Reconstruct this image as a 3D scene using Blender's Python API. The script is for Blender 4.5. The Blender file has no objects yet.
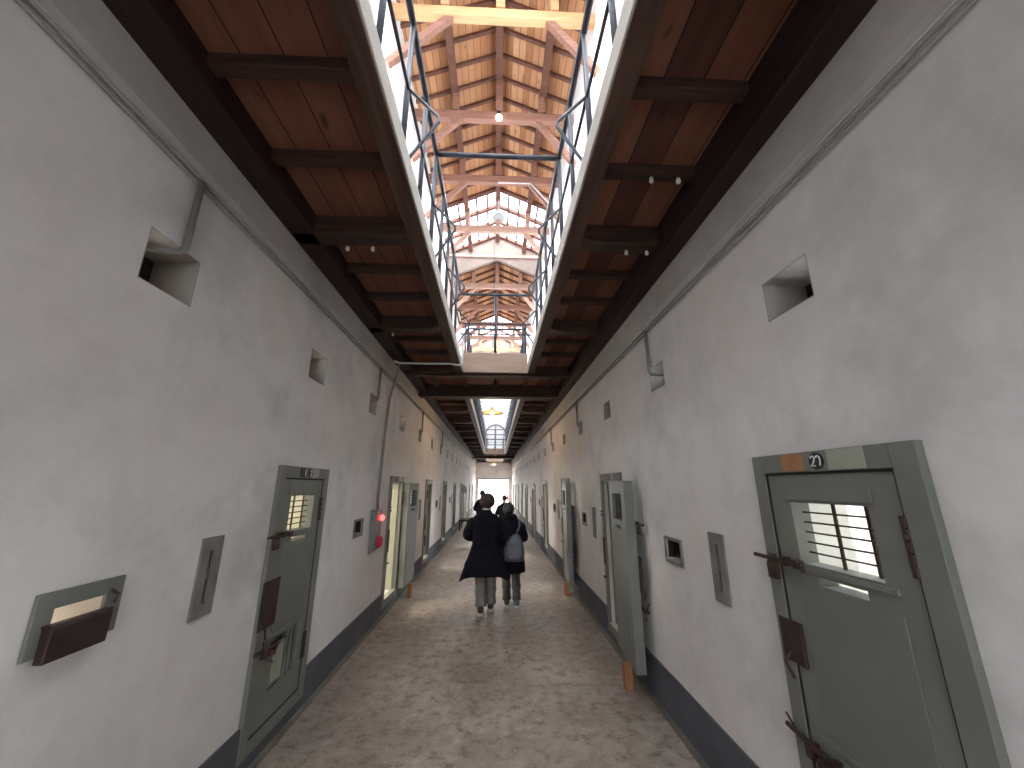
import bpy, bmesh, math, random
from mathutils import Vector, Matrix
sc = bpy.context.scene
C = sc.collection
PI = math.pi
random.seed(7)

# ------------------------------------------------------------------ camera, world, exposure, daylight
FPX = 383.0
cd = bpy.data.cameras.new('camera'); cam = bpy.data.objects.new('camera', cd); C.objects.link(cam)
cd.sensor_width = 36; cd.lens = 36*FPX/1024; cd.clip_start = .05; cd.clip_end = 300
cam.location = (0, 0, 1.8)
cam.rotation_euler = (math.radians(90+14.913), 0, math.radians(-2.485))
sc.camera = cam
sc.view_settings.view_transform = 'Standard'; sc.view_settings.look = 'None'
sc.view_settings.gamma = 1; sc.view_settings.use_curve_mapping = False
sc.view_settings.exposure = 1.3
try:
    sc.cycles.max_bounces = 10; sc.cycles.diffuse_bounces = 7; sc.cycles.transparent_max_bounces = 12
    sc.cycles.sample_clamp_indirect = 8
except Exception: pass
w = bpy.data.worlds.new('world'); sc.world = w; w.use_nodes = True
bg = w.node_tree.nodes['Background']; bg.inputs[0].default_value = (.86, .92, 1, 1); bg.inputs[1].default_value = 3.4

def area(name, loc, rot, sx, sy, power, col=(1, 1, 1)):
    l = bpy.data.lights.new(name, 'AREA'); l.shape = 'RECTANGLE'; l.size = sx; l.size_y = sy; l.energy = power; l.color = col
    o = bpy.data.objects.new(name, l); C.objects.link(o); o.location = loc; o.rotation_euler = rot
    return o
def point(name, loc, power, col, r=.05):
    l = bpy.data.lights.new(name, 'POINT'); l.energy = power; l.color = col; l.shadow_soft_size = r
    o = bpy.data.objects.new(name, l); C.objects.link(o); o.location = loc
    return o

XL, XR = -1.6, 1.43            # corridor walls
DECK_T, DECK_B = 3.865, 3.825     # gallery floor
OXL, OXR = -0.575, 0.545         # opening in the gallery floor
YE = 33.0                      # end wall
RIDGE, PITCH, TIE = 9.74, .45, 8.52
TW = .36                       # wall thickness
SKY = [(-2.6, 3.2), (8.87, 10.90), (16.9, 19.6), (21.0, 24.4), (25.6, 30.5)]  # first skylight is out of view, added to bring light to the near bays
def roof_z(x): return RIDGE-PITCH*abs(x)
COOL = (.86, .93, 1); DAY = (1, .98, .955)
for i, (a, b) in enumerate(SKY):
    L = b-a
    area('skylight_daylight', (0, (a+b)/2, 11.0), (0, 0, 0), 3.4, L, (34, 145, 115, 34, 115)[i]*L, DAY)
area('end_daylight', (-.1, YE+1.6, 1.6), (math.radians(90), 0, math.radians(180)), 3.2, 2.6, 200, (1, .96, .95))
area('central_hall_daylight', (0, -5.2, 4.2), (math.radians(80), 0, 0), 5, 5, 26, (1, .98, .95))

# ------------------------------------------------------------------ materials
def nt(name):
    m = bpy.data.materials.new(name); m.use_nodes = True
    t = m.node_tree; return m, t, t.nodes['Principled BSDF']
def N(t, typ, **k):
    n = t.nodes.new(typ)
    for a, b in k.items(): setattr(n, a, b)
    return n
def mapped(t, scale=(1, 1, 1)):
    tc = N(t, 'ShaderNodeTexCoord'); mp = N(t, 'ShaderNodeMapping'); mp.inputs['Scale'].default_value = scale
    t.links.new(tc.outputs['Object'], mp.inputs[0]); return mp.outputs[0]
def noise(t, vec, scale, detail=4, rough=.6):
    n = N(t, 'ShaderNodeTexNoise'); n.inputs['Scale'].default_value = scale; n.inputs['Detail'].default_value = detail
    n.inputs['Roughness'].default_value = rough; t.links.new(vec, n.inputs['Vector']); return n.outputs['Fac']
def ramp(t, fac, stops):
    r = N(t, 'ShaderNodeValToRGB'); e = r.color_ramp.elements
    while len(e) < len(stops): e.new(.5)
    for i, (p, c) in enumerate(stops):
        e[i].position = p; e[i].color = (*c, 1) if len(c) == 3 else c
    t.links.new(fac, r.inputs[0]); return r.outputs[0]
def mix(t, f, a, b, mode='MIX'):
    m = N(t, 'ShaderNodeMixRGB', blend_type=mode)
    for i, v in ((0, f), (1, a), (2, b)):
        if isinstance(v, (int, float)): m.inputs[i].default_value = v
        elif isinstance(v, tuple): m.inputs[i].default_value = (*v, 1)
        else: t.links.new(v, m.inputs[i])
    return m.outputs[0]
def math_(t, op, a, b=0):
    m = N(t, 'ShaderNodeMath', operation=op)
    for i, v in ((0, a), (1, b)):
        if isinstance(v, (int, float)): m.inputs[i].default_value = v
        else: t.links.new(v, m.inputs[i])
    return m.outputs[0]
def bump(t, p, h, s, d=.01):
    b = N(t, 'ShaderNodeBump'); b.inputs['Strength'].default_value = s; b.inputs['Distance'].default_value = d
    t.links.new(h, b.inputs['Height']); t.links.new(b.outputs[0], p.inputs['Normal'])
def speckled(name, c1, c2, scale=6, rough=.7, bmp=.2, metal=0, c3=None, thr=.68, stretch=(1, 1, 1), sc3=9):
    m, t, p = nt(name); v = mapped(t, stretch)
    f = noise(t, v, scale)
    col = ramp(t, f, [(.3, c1), (.7, c2)])
    if c3:
        g = noise(t, v, sc3, 8, .75)
        k = ramp(t, g, [(thr, (0, 0, 0)), (thr+.05, (1, 1, 1))])
        col = mix(t, k, col, c3)
    t.links.new(col, p.inputs['Base Color']); p.inputs['Roughness'].default_value = rough; p.inputs['Metallic'].default_value = metal
    if bmp: bump(t, p, noise(t, v, scale*4), bmp)
    return m
def plaster(name, base, seed=0, drips=True):
    m, t, p = nt(name); v = mapped(t, (1, 1, 1))
    big = noise(t, v, 1.1, 6, .6)
    col = ramp(t, big, [(.3, tuple(c*.80 for c in base)), (.5, base), (.72, tuple(min(1, c*1.04) for c in base))])
    med = ramp(t, noise(t, v, 3.6, 7, .7), [(.36, (.90, .895, .89)), (.55, (1, 1, 1))]); col = mix(t, 1.0, col, med, 'MULTIPLY')
    warm = ramp(t, noise(t, v, 1.1, 3), [(.5, (0, 0, 0)), (.75, (.55, .55, .55))])
    col = mix(t, warm, col, (base[0]*1.0, base[1]*.92, base[2]*.88))
    if drips:
        v2 = mapped(t, (1, 1.6, .22))
        d = ramp(t, noise(t, v2, 3.2, 4, .6), [(.56, (0, 0, 0)), (.74, (.22, .22, .22))])
        col = mix(t, d, col, tuple(c*.74 for c in base))
    sp = ramp(t, noise(t, v, 16, 6, .8), [(.73, (0, 0, 0)), (.78, (.6, .6, .6))])
    col = mix(t, sp, col, (.45, .38, .33))
    t.links.new(col, p.inputs['Base Color']); p.inputs['Roughness'].default_value = .85
    bump(t, p, noise(t, v, 5, 8, .7), .35, .012)
    return m
def planks(name, cols, width=.15, axis='X', rough=.7, gap=.035, knots=(.05, .02, .015), gapc=(.02, .012, .01)):
    # boards laid side by side across `axis`, grain along the other way
    m, t, p = nt(name)
    tc = N(t, 'ShaderNodeTexCoord'); s = N(t, 'ShaderNodeSeparateXYZ'); t.links.new(tc.outputs['Object'], s.inputs[0])
    a = s.outputs[axis]
    u = math_(t, 'DIVIDE', a, width)
    idx = math_(t, 'FLOOR', u); fr = math_(t, 'FRACT', u)
    wn = N(t, 'ShaderNodeTexWhiteNoise', noise_dimensions='1D'); t.links.new(idx, wn.inputs['W'])
    st = {'X': (9, .8, 9), 'Y': (.8, 9, 9), 'Z': (.8, .8, 9)}[axis]
    g = noise(t, mapped(t, st), 2.2, 6, .6)
    f = math_(t, 'ADD', math_(t, 'MULTIPLY', wn.outputs['Value'], .6), math_(t, 'MULTIPLY', g, .45))
    n = len(cols); col = ramp(t, f, [(.18+.6*i/(n-1), c) for i, c in enumerate(cols)])
    st2 = {'X': (4, 1.4, 4), 'Y': (1.4, 4, 4), 'Z': (1, 1, 4)}[axis]
    kn = ramp(t, noise(t, mapped(t, st2), 1.9, 2), [(.67, (0, 0, 0)), (.73, (.8, .8, .8))])
    col = mix(t, kn, col, knots)
    e = math_(t, 'LESS_THAN', fr, gap)
    col = mix(t, e, col, gapc)
    t.links.new(col, p.inputs['Base Color']); p.inputs['Roughness'].default_value = rough
    bump(t, p, g, .3, .006); p.inputs['Specular IOR Level'].default_value = .2
    return m
def wood(name, c1, c2, axis='X', rough=.65, c3=None):
    st = {'X': (.7, 9, 9), 'Y': (9, .7, 9), 'Z': (9, 9, .7)}[axis]
    m = speckled(name, c1, c2, 2.5, rough, .25, stretch=st, c3=c3, thr=.62, sc3=1.2)
    m.node_tree.nodes['Principled BSDF'].inputs['Specular IOR Level'].default_value = .22
    return m

M = {}
M['wall'] = plaster('aged_white_plaster', (.70, .675, .655))
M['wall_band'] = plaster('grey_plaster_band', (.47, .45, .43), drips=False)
M['upper_wall'] = plaster('upper_white_plaster', (.80, .80, .79), drips=False)
M['lining'] = plaster('beige_grey_plaster', (.37, .345, .32), drips=False)  # darker than the wall, for the sides of the vent openings
M['gable'] = plaster('pinkish_gable_boarding', (.25, .195, .165), drips=False)
M['cell'] = plaster('cell_plaster', (.78, .76, .70), drips=False)
M['dado'] = speckled('slate_blue_dado_paint', (.060, .063, .076), (.098, .10, .116), 3, .75, .3, c3=(.28, .27, .26), thr=.70, sc3=6)
M['kerb'] = speckled('dirty_kerb_cement', (.10, .09, .075), (.17, .155, .13), 5, .9, .3)
M['door'] = speckled('grey_green_door_paint', (.143, .150, .130), (.188, .194, .170), 2.2, .55, .12, c3=(.115, .105, .085), thr=.70, sc3=5)
M['door_panel'] = speckled('grey_green_sheet_panel', (.135, .145, .126), (.175, .183, .16), 1.6, .5, .08, c3=(.13, .115, .09), thr=.73, sc3=4)
M['door_inside'] = speckled('pale_green_door_paint', (.36, .37, .29), (.46, .46, .36), 2, .6, .12, c3=(.24, .15, .09), thr=.72)
M['gap'] = speckled('dark_joint', (.012, .012, .012), (.02, .02, .02), 5, .9, 0)
M['rust'] = speckled('rusty_iron', (.028, .018, .015), (.085, .045, .032), 18, .6, .5, .35)
M['lockplate'] = speckled('brown_lock_plate', (.030, .017, .016), (.062, .036, .032), 8, .5, .25, .3)
M['plate'] = speckled('weathered_zinc_plate', (.17, .165, .155), (.25, .245, .235), 9, .6, .2, .2, c3=(.17, .12, .07), thr=.70)
M['orange'] = speckled('orange_rust_patch', (.30, .125, .05), (.40, .19, .09), 12, .7, .1)
M['pale'] = speckled('faded_cream_paint_patch', (.30, .31, .245), (.35, .36, .29), 8, .7, .1)
M['black'] = speckled('black_enamel', (.012, .012, .013), (.02, .02, .022), 8, .4, 0)
M['white'] = speckled('white_paint', (.66, .66, .64), (.76, .76, .74), 8, .5, 0)
M['dark_beam'] = wood('dark_brown_beam', (.022, .012, .0095), (.068, .035, .025), 'X', c3=(.055, .035, .027))
M['dark_beam_long'] = wood('dark_brown_wall_beam', (.015, .0085, .008), (.042, .023, .019), 'Y')
M['edge_beam'] = wood('worn_brown_edge_beam', (.055, .029, .022), (.115, .064, .046), 'Y')
M['soffit'] = planks('red_brown_deck_boards', [(.085, .034, .025), (.155, .062, .040), (.24, .11, .07)], .21, 'X')
M['soffit_x'] = planks('red_brown_bridge_boards', [(.15, .07, .05), (.24, .115, .08), (.30, .16, .11)], .2, 'Y')
M['fascia'] = speckled('cream_fascia_paint', (.50, .46, .40), (.60, .56, .50), 4, .6, .1, c3=(.2, .13, .09), thr=.72)
M['bridge_fascia'] = speckled('tan_bridge_fascia', (.36, .25, .19), (.45, .33, .26), 3, .6, .1, stretch=(.5, 3, 3))
M['roof'] = planks('orange_roof_boards', [(.40, .185, .085), (.55, .28, .14), (.66, .38, .21)], .12, 'X', gap=.09, gapc=(.26, .12, .06), knots=(.30, .13, .07))
M['rafter'] = wood('roof_rafter_wood', (.13, .058, .042), (.21, .105, .075), 'X')
M['truss'] = wood('red_brown_truss_wood', (.26, .13, .095), (.39, .21, .155), 'X', c3=(.2, .1, .08))
M['truss_new'] = wood('fresh_pine_truss_wood', (.62, .36, .17), (.78, .50, .27), 'X')
M['truss_pink'] = wood('pink_brown_truss_wood', (.48, .29, .22), (.60, .40, .32), 'X')
M['steel'] = speckled('blue_grey_painted_steel', (.040, .047, .062), (.075, .086, .11), 6, .35, .05, .3)
M['conduit'] = speckled('grey_steel_conduit', (.20, .20, .20), (.28, .28, .28), 10, .5, .05, .3)
M['band_pipe'] = speckled('painted_conduit', (.20, .195, .185), (.29, .28, .265), 6, .6, .05)
M['white_pipe'] = speckled('white_plastic_pipe', (.55, .55, .55), (.66, .66, .66), 6, .4, 0)
M['box_grey'] = speckled('grey_alarm_cabinet_paint', (.19, .18, .175), (.25, .24, .23), 4, .4, .04, .2)
M['block'] = wood('orange_wood_block', (.26, .11, .05), (.38, .18, .085), 'Z')
M['porcelain'] = speckled('white_porcelain', (.62, .6, .56), (.72, .7, .66), 6, .3, 0)
M['skin'] = speckled('skin', (.50, .31, .23), (.56, .36, .27), 6, .5, .02)
M['hair'] = speckled('dark_reddish_hair', (.030, .012, .012), (.070, .026, .024), 20, .45, .6, stretch=(4, 4, 1))
M['hair_black'] = speckled('black_hair', (.012, .010, .012), (.03, .026, .028), 20, .45, .6, stretch=(4, 4, 1))
M['coat'] = speckled('black_wool_coat', (.004, .004, .007), (.012, .012, .018), 9, .9, .5)
M['coat_navy'] = speckled('dark_navy_coat', (.005, .006, .011), (.010, .011, .019), 9, .85, .5)
for _k in ('coat', 'coat_navy'): M[_k].node_tree.nodes['Principled BSDF'].inputs['Specular IOR Level'].default_value = .12
M['trousers'] = speckled('grey_trousers', (.15, .14, .125), (.25, .24, .22), 5, .8, .3, c3=(.40, .44, .52), thr=.60, sc3=3)
M['trousers_olive'] = speckled('olive_trousers', (.045, .045, .035), (.085, .082, .065), 6, .8, .3)
M['shoe'] = speckled('dark_sneaker', (.02, .018, .02), (.04, .035, .035), 9, .6, .1)
M['shoe_blue'] = speckled('blue_sneaker', (.03, .06, .09), (.05, .09, .13), 9, .6, .1)
M['sole'] = speckled('light_rubber_sole', (.42, .39, .34), (.6, .57, .52), 9, .6, .1)
M['pale_glass'] = speckled('pale_blue_glass', (.42, .50, .53), (.50, .58, .60), 6, .15, 0)
M['bag'] = speckled('grey_nylon_backpack', (.055, .058, .072), (.11, .115, .135), 5, .45, .5)
M['red'] = speckled('red_panel', (.55, .02, .05), (.62, .03, .07), 4, .5, 0)
M['frame_grey'] = speckled('grey_metal_frame', (.17, .165, .155), (.23, .22, .21), 5, .5, .1)
M['brass'] = speckled('ochre_enamel_lampshade', (.55, .30, .08), (.65, .38, .12), 5, .4, 0)

def floor_mat():
    m, t, p = nt('worn_concrete_floor'); v = mapped(t)
    a = noise(t, v, 1.3, 5, .6)
    col = ramp(t, a, [(.28, (.20, .158, .125)), (.5, (.31, .258, .212)), (.72, (.42, .36, .30))])
    b = noise(t, v, 9, 9, .78)
    col = mix(t, ramp(t, b, [(.38, (.85, .85, .85)), (.50, (0, 0, 0))]), col, (.125, .098, .076))
    col = mix(t, ramp(t, b, [(.56, (0, 0, 0)), (.70, (.8, .8, .8))]), col, (.56, .50, .43))
    c = noise(t, v, 2.6, 6, .7)
    col = mix(t, ramp(t, c, [(.60, (0, 0, 0)), (.70, (.6, .6, .6))]), col, (.11, .09, .075))
    t.links.new(col, p.inputs['Base Color'])
    r = ramp(t, a, [(.3, (.42, .42, .42)), (.7, (.62, .62, .62))]); t.links.new(r, p.inputs['Roughness'])
    bump(t, p, b, .5, .01)
    return m
M['floor'] = floor_mat()
def glass_mat():
    m = bpy.data.materials.new('frosted_skylight_glass'); m.use_nodes = True; t = m.node_tree; t.nodes.clear()
    o = N(t, 'ShaderNodeOutputMaterial'); mx = N(t, 'ShaderNodeMixShader'); tr = N(t, 'ShaderNodeBsdfTransparent'); gl = N(t, 'ShaderNodeBsdfGlossy')
    gl.inputs['Roughness'].default_value = .15; mx.inputs[0].default_value = .06; tr.inputs[0].default_value = (.93, .96, 1, 1)
    t.links.new(tr.outputs[0], mx.inputs[1]); t.links.new(gl.outputs[0], mx.inputs[2]); t.links.new(mx.outputs[0], o.inputs[0])
    return m
M['glass'] = glass_mat()
def emis(name, col, s):
    m = bpy.data.materials.new(name); m.use_nodes = True; p = m.node_tree.nodes['Principled BSDF']
    p.inputs['Base Color'].default_value = (*col, 1); p.inputs['Emission Color'].default_value = (*col, 1); p.inputs['Emission Strength'].default_value = s
    return m
M['bulb'] = emis('warm_bulb', (1, .72, .36), 14)
M['bulb_white'] = emis('white_bulb', (1, .97, .9), 3)
M['red_light'] = emis('red_alarm_light', (1, .05, .05), 3)

# ------------------------------------------------------------------ mesh helpers
class MB:
    def __init__(s): s.v = []; s.f = []; s.smooth = False
    def add(s, vs, fs):
        n = len(s.v); s.v += [tuple(v) for v in vs]; s.f += [tuple(i+n for i in f) for f in fs]; return s
    def box(s, x0, x1, y0, y1, z0, z1):
        if x0 > x1: x0, x1 = x1, x0
        if y0 > y1: y0, y1 = y1, y0
        if z0 > z1: z0, z1 = z1, z0
        return s.add([(x0,y0,z0),(x1,y0,z0),(x1,y1,z0),(x0,y1,z0),(x0,y0,z1),(x1,y0,z1),(x1,y1,z1),(x0,y1,z1)],
                     [(0,3,2,1),(4,5,6,7),(0,1,5,4),(1,2,6,5),(2,3,7,6),(3,0,4,7)])
    def bar(s, a, b, w, h, up=(0, 0, 1)):
        a, b = Vector(a), Vector(b); d = (b-a).normalized(); u = Vector(up)
        if abs(d.dot(u)) > .98: u = Vector((0, 1, 0))
        r = d.cross(u).normalized(); u = r.cross(d).normalized()
        c = [(-w/2, -h/2), (w/2, -h/2), (w/2, h/2), (-w/2, h/2)]
        return s.add([a+r*x+u*y for x, y in c]+[b+r*x+u*y for x, y in c],
                     [(0,1,2,3),(4,7,6,5),(0,4,5,1),(1,5,6,2),(2,6,7,3),(3,7,4,0)])
    def tube(s, pts, r, n=8, caps=True):
        pts = [Vector(p) for p in pts]; rs = r if isinstance(r, (list, tuple)) else [r]*len(pts)
        rings = []; prev = None
        for i, p in enumerate(pts):
            d = ((pts[min(i+1, len(pts)-1)]-p).normalized()+(p-pts[max(i-1, 0)]).normalized()).normalized()
            if prev is None:
                u = Vector((0, 0, 1)) if abs(d.z) < .9 else Vector((1, 0, 0))
                prev = (u-d*u.dot(d)).normalized()
            else: prev = (prev-d*prev.dot(d)).normalized()
            q = d.cross(prev)
            rings.append([p+prev*math.cos(2*PI*k/n)*rs[i]+q*math.sin(2*PI*k/n)*rs[i] for k in range(n)])
        return s.loft(rings, caps)
    def loft(s, rings, caps=True):
        n = len(rings[0]); vs = [v for r in rings for v in r]; fs = []
        for i in range(len(rings)-1):
            for k in range(n):
                a = i*n+k; b = i*n+(k+1) % n; fs.append((a, b, b+n, a+n))
        if caps: fs += [tuple(range(n))[::-1], tuple(range((len(rings)-1)*n, len(rings)*n))]
        return s.add(vs, fs)
    def prism(s, poly, axis, a, b):
        def P(p, c): return (c, p[0], p[1]) if axis == 'X' else ((p[0], c, p[1]) if axis == 'Y' else (p[0], p[1], c))
        n = len(poly)
        return s.add([P(p, a) for p in poly]+[P(p, b) for p in poly],
                     [tuple(range(n))[::-1], tuple(range(n, 2*n))]+[(i, (i+1) % n, (i+1) % n+n, i+n) for i in range(n)])
    def disc(s, c, r, axis, t, n=24, sx=1):
        pts = [(r*sx*math.cos(2*PI*k/n), r*math.sin(2*PI*k/n)) for k in range(n)]
        if axis == 'Y': return s.prism([(c[0]+p[0], c[2]+p[1]) for p in pts], 'Y', c[1], c[1]+t)
        if axis == 'X': return s.prism([(c[1]+p[0], c[2]+p[1]) for p in pts], 'X', c[0], c[0]+t)
        return s.prism([(c[0]+p[0], c[1]+p[1]) for p in pts], 'Z', c[2], c[2]+t)
    def lathe(s, prof, c, n=20):
        return s.loft([[(c[0]+r*math.cos(2*PI*k/n), c[1]+r*math.sin(2*PI*k/n), c[2]+z) for k in range(n)] for r, z in prof], True)
    def build(s, name, m, parent=None, smooth=False, bevel=0, sub=0, fix=True):
        me = bpy.data.meshes.new(name); me.from_pydata(s.v, [], s.f)
        if fix:
            bm = bmesh.new(); bm.from_mesh(me); bmesh.ops.recalc_face_normals(bm, faces=bm.faces); bm.to_mesh(me); bm.free()
        me.materials.append(M[m] if isinstance(m, str) else m)
        if smooth:
            for p in me.polygons: p.use_smooth = True
        o = bpy.data.objects.new(name, me); C.objects.link(o)
        if parent is not None: o.parent = parent
        if bevel:
            b = o.modifiers.new('bevel', 'BEVEL'); b.width = bevel; b.segments = 2; b.limit_method = 'ANGLE'
        if sub:
            b = o.modifiers.new('sub', 'SUBSURF'); b.levels = b.render_levels = sub
        return o
def thing(name, label, cat, loc=(0, 0, 0), rz=0, group=None):
    o = bpy.data.objects.new(name, None); C.objects.link(o); o.location = loc; o.rotation_euler = (0, 0, rz); o.empty_display_size = .1
    return tag(o, label, cat, group)
def tag(o, label, cat, group=None):
    o['label'] = label; o['category'] = cat
    if group: o['group'] = group
    return o
def struct(o): o['kind'] = 'structure'; return o
def dup(root, loc, rz, label, group=None):
    r = root.copy(); C.objects.link(r); r.location = loc; r.rotation_euler = (0, 0, rz); r['label'] = label
    if group: r['group'] = group
    for ch in list(root.children):
        c = ch.copy(); C.objects.link(c); c.parent = r
        for g in ch.children:
            d = g.copy(); C.objects.link(d); d.parent = c
    return r
ORD = ['first', 'second', 'third', 'fourth', 'fifth', 'sixth', 'seventh', 'eighth', 'ninth', 'tenth', 'eleventh', 'twelfth', 'thirteenth', 'fourteenth', 'fifteenth', 'sixteenth', 'seventeenth', 'eighteenth', 'nineteenth', 'twentieth', 'twenty-first', 'twenty-second', 'twenty-third']

def holed(name, m, x0, x1, y0, y1, z0, z1, holes, ext=None):
    """wall slab between x0 and x1 with rectangular holes (ya, yb, za, zb) cut right through"""
    ys = sorted({y0, y1} | {h[0] for h in holes} | {h[1] for h in holes}); ys = [y for y in ys if y0 <= y <= y1]
    zs = sorted({z0, z1} | {h[2] for h in holes} | {h[3] for h in holes}); zs = [z for z in zs if z0 <= z <= z1]
    solid = {}
    for i in range(len(ys)-1):
        for k in range(len(zs)-1):
            cy, cz = (ys[i]+ys[i+1])/2, (zs[k]+zs[k+1])/2
            solid[i, k] = not any(h[0] < cy < h[1] and h[2] < cz < h[3] for h in holes)
    b = MB(); vid = {}
    def V(i, k, s):
        if (i, k, s) not in vid: vid[i, k, s] = len(b.v); b.v.append((x1 if s else x0, ys[i], zs[k]))
        return vid[i, k, s]
    for (i, k), on in solid.items():
        if not on: continue
        for s in (0, 1): b.f.append((V(i,k,s), V(i+1,k,s), V(i+1,k+1,s), V(i,k+1,s)))
        for di, dk, e in ((-1,0,((i,k),(i,k+1))), (1,0,((i+1,k),(i+1,k+1))), (0,-1,((i,k),(i+1,k))), (0,1,((i,k+1),(i+1,k+1)))):
            if not solid.get((i+di, k+dk), False):
                (a, c), (d, f) = e; b.f.append((V(a,c,0), V(d,f,0), V(d,f,1), V(a,c,1)))
    return struct(b.build(name, m))

# ------------------------------------------------------------------ layout tables
NL = 10
DL = [3.385+3.13*k for k in range(-1, NL)]           # left cell door centres
DR = [1.65+3.15*k for k in range(-1, NL+1)]          # right cell door centres
ARCH = [14.35, 17.75]                                # arched doorways in the right wall
EL = [1.75+1.62*k for k in range(-2, 20)]            # left embrasures
ER = [1.655+1.572*k for k in range(-2, 20)]
YB = -3.2
holesL, holesR = [], []
for y in EL: holesL.append((y-.155, y+.155, 2.70, 2.965))
for y in ER: holesR.append((y-.15, y+.15, 2.63, 2.85))
for c in DL: holesL.append((c-.33, c+.33, .2, 1.85))
for c in DR:
    if not any(abs(c-a) < 1.2 for a in ARCH): holesR.append((c-.33, c+.33, .2, 1.85))
for a in ARCH: holesR.append((a-.5, a+.5, .0, 1.85))
SL = [c-1.665 for c in DL]; SR = [c+1.575 for c in DR]   # food slots
TL = [c-.98 for c in DL]; TR = [c+.93 for c in DR]       # slits
holesL.append((SL[1]-.13, SL[1]+.13, 1.225, 1.42))
for y in SL[2:6]: holesL.append((y-.12, y+.12, 1.25, 1.40))
for y in SR[1:6]: holesR.append((y-.12, y+.12, 1.225, 1.375))
for y in TL[1:2]+TL[3:7]: holesL.append((y-.05, y+.05, 1.15, 1.48))
for y in TR[1:6]: holesR.append((y-.05, y+.05, 1.14, 1.46))
holed('wall_left', 'wall', XL-TW, XL, YB, YE, 0, 3.95, [h for h in holesL if h[1] < YE-.1])
holed('wall_right', 'wall', XR, XR+TW, YB, YE, 0, 3.95, [h for h in holesR if h[1] < YE-.1])
# upper walls with clerestory windows
cl = [(y, y+1.05, 6.7, 8.2) for y in [-2.9+1.6*k for k in range(22)]]
holed('wall_left_upper', 'upper_wall', XL-.25, XL, YB, YE+1.3, 3.95, 9.06, cl)
holed('wall_right_upper', 'upper_wall', XR, XR+.25, YB, YE+1.3, 3.95, 9.13, cl)
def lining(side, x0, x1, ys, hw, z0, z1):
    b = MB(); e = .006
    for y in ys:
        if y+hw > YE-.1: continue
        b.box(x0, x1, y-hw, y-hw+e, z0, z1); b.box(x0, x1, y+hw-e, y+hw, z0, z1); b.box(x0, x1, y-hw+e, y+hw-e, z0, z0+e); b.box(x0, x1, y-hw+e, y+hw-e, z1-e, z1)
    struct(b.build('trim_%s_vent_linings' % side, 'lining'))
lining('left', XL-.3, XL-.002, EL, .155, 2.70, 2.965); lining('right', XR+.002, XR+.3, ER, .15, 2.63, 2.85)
# shallow stepped band under the gallery, both sides
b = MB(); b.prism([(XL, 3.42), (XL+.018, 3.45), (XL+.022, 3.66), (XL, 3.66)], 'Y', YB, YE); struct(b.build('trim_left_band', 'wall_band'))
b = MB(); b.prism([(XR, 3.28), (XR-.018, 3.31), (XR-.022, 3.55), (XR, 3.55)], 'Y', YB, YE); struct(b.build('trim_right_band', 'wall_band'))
# floor
struct(MB().box(-6.5, 6.5, YB-3, YE+8, -.2, 0).build('floor', 'floor'))
b = MB(); b.box(XL, -1.0, YB-.25, YB, 0, 3.82); b.box(.85, XR, YB-.25, YB, 0, 3.82); b.box(-1.0, .85, YB-.25, YB, 2.3, 3.82); b.box(XL, XR, YB-.25, YB, 3.9, 9.0)
struct(b.build('wall_light_block', 'upper_wall'))  # unseen wall added to hold back daylight from behind the camera
# dado bands split at arches
def dado(name, x, s, h, gaps):
    k = MB(); y = YB
    holed(name, 'dado', x, x+s*.018, YB, YE, 0, h, [(a, c, 0, 9) for a, c in gaps]+[(d-.42, d+.42, .12, 9) for d in (DL if s > 0 else DR) if not any(a-.5 < d < c+.5 for a, c in gaps)])
    for a, c in sorted(gaps)+[(YE, YE)]:
        if a > y:
            k.prism([(x, 0), (x+s*.045, 0), (x+s*.038, .03), (x, .04)], 'Y', y, a)
        y = c
    struct(k.build(name.replace('baseboard', 'trim')+'_kerb', 'kerb'))
dado('baseboard_left', XL, 1, .315, [])
dado('baseboard_right', XR, -1, .345, [(a-.5, a+.5) for a in ARCH])

# cells behind the walls
def cells(side, x_in, x_out, parts, doors):
    s = 1 if x_out > x_in else -1
    xo = x_out
    wins = [( (a+b)/2-.45, (a+b)/2+.45, 1.5, 2.5) for a, b in zip(parts[:-1], parts[1:])]
    holed('wall_%s_outer' % side, 'cell', min(xo, xo+s*.3), max(xo, xo+s*.3), parts[0]-.1, parts[-1]+.1, 0, 3.7, wins)
    pb = MB()
    for y in parts: pb.box(x_in, xo, y-.07, y+.07, .15, 3.6)
    struct(pb.build('wall_%s_cell_partitions' % side, 'cell'))
    struct(MB().box(x_in, xo+s*.3, parts[0]-.1, parts[-1]+.1, 3.6, 3.7).build('ceiling_%s_cells' % side, 'cell'))
    struct(MB().box(x_in, xo, parts[0]-.1, parts[-1]+.1, 0, .15).build('floor_%s_cells' % side, 'floor'))
PL = [-1.95+3.13*k for k in range(0, 12)]
PR = [-2.4+3.15*k for k in range(0, 12)]
cells('left', XL-TW, XL-TW-2.3, PL, DL)
cells('right', XR+TW, XR+TW+2.3, PR, DR)
for i, (a, b_) in enumerate(zip(PL[1:-1], PL[2:-1])):
    y = (a+b_)/2
    area('left_cell_daylight', (XL-TW-2.5, y, 2.0), (0, math.radians(-90), 0), .9, .9, 70, (1, .90, .74) if i < 2 else (1, .94, .84))
for i, (a, b_) in enumerate(zip(PR[1:-1], PR[2:-1])):
    y = (a+b_)/2
    area('right_cell_daylight', (XR+TW+2.55, y, 2.0), (0, math.radians(90), 0), .9, .9, (80, 4)[i] if i < 2 else 55, COOL)
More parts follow.
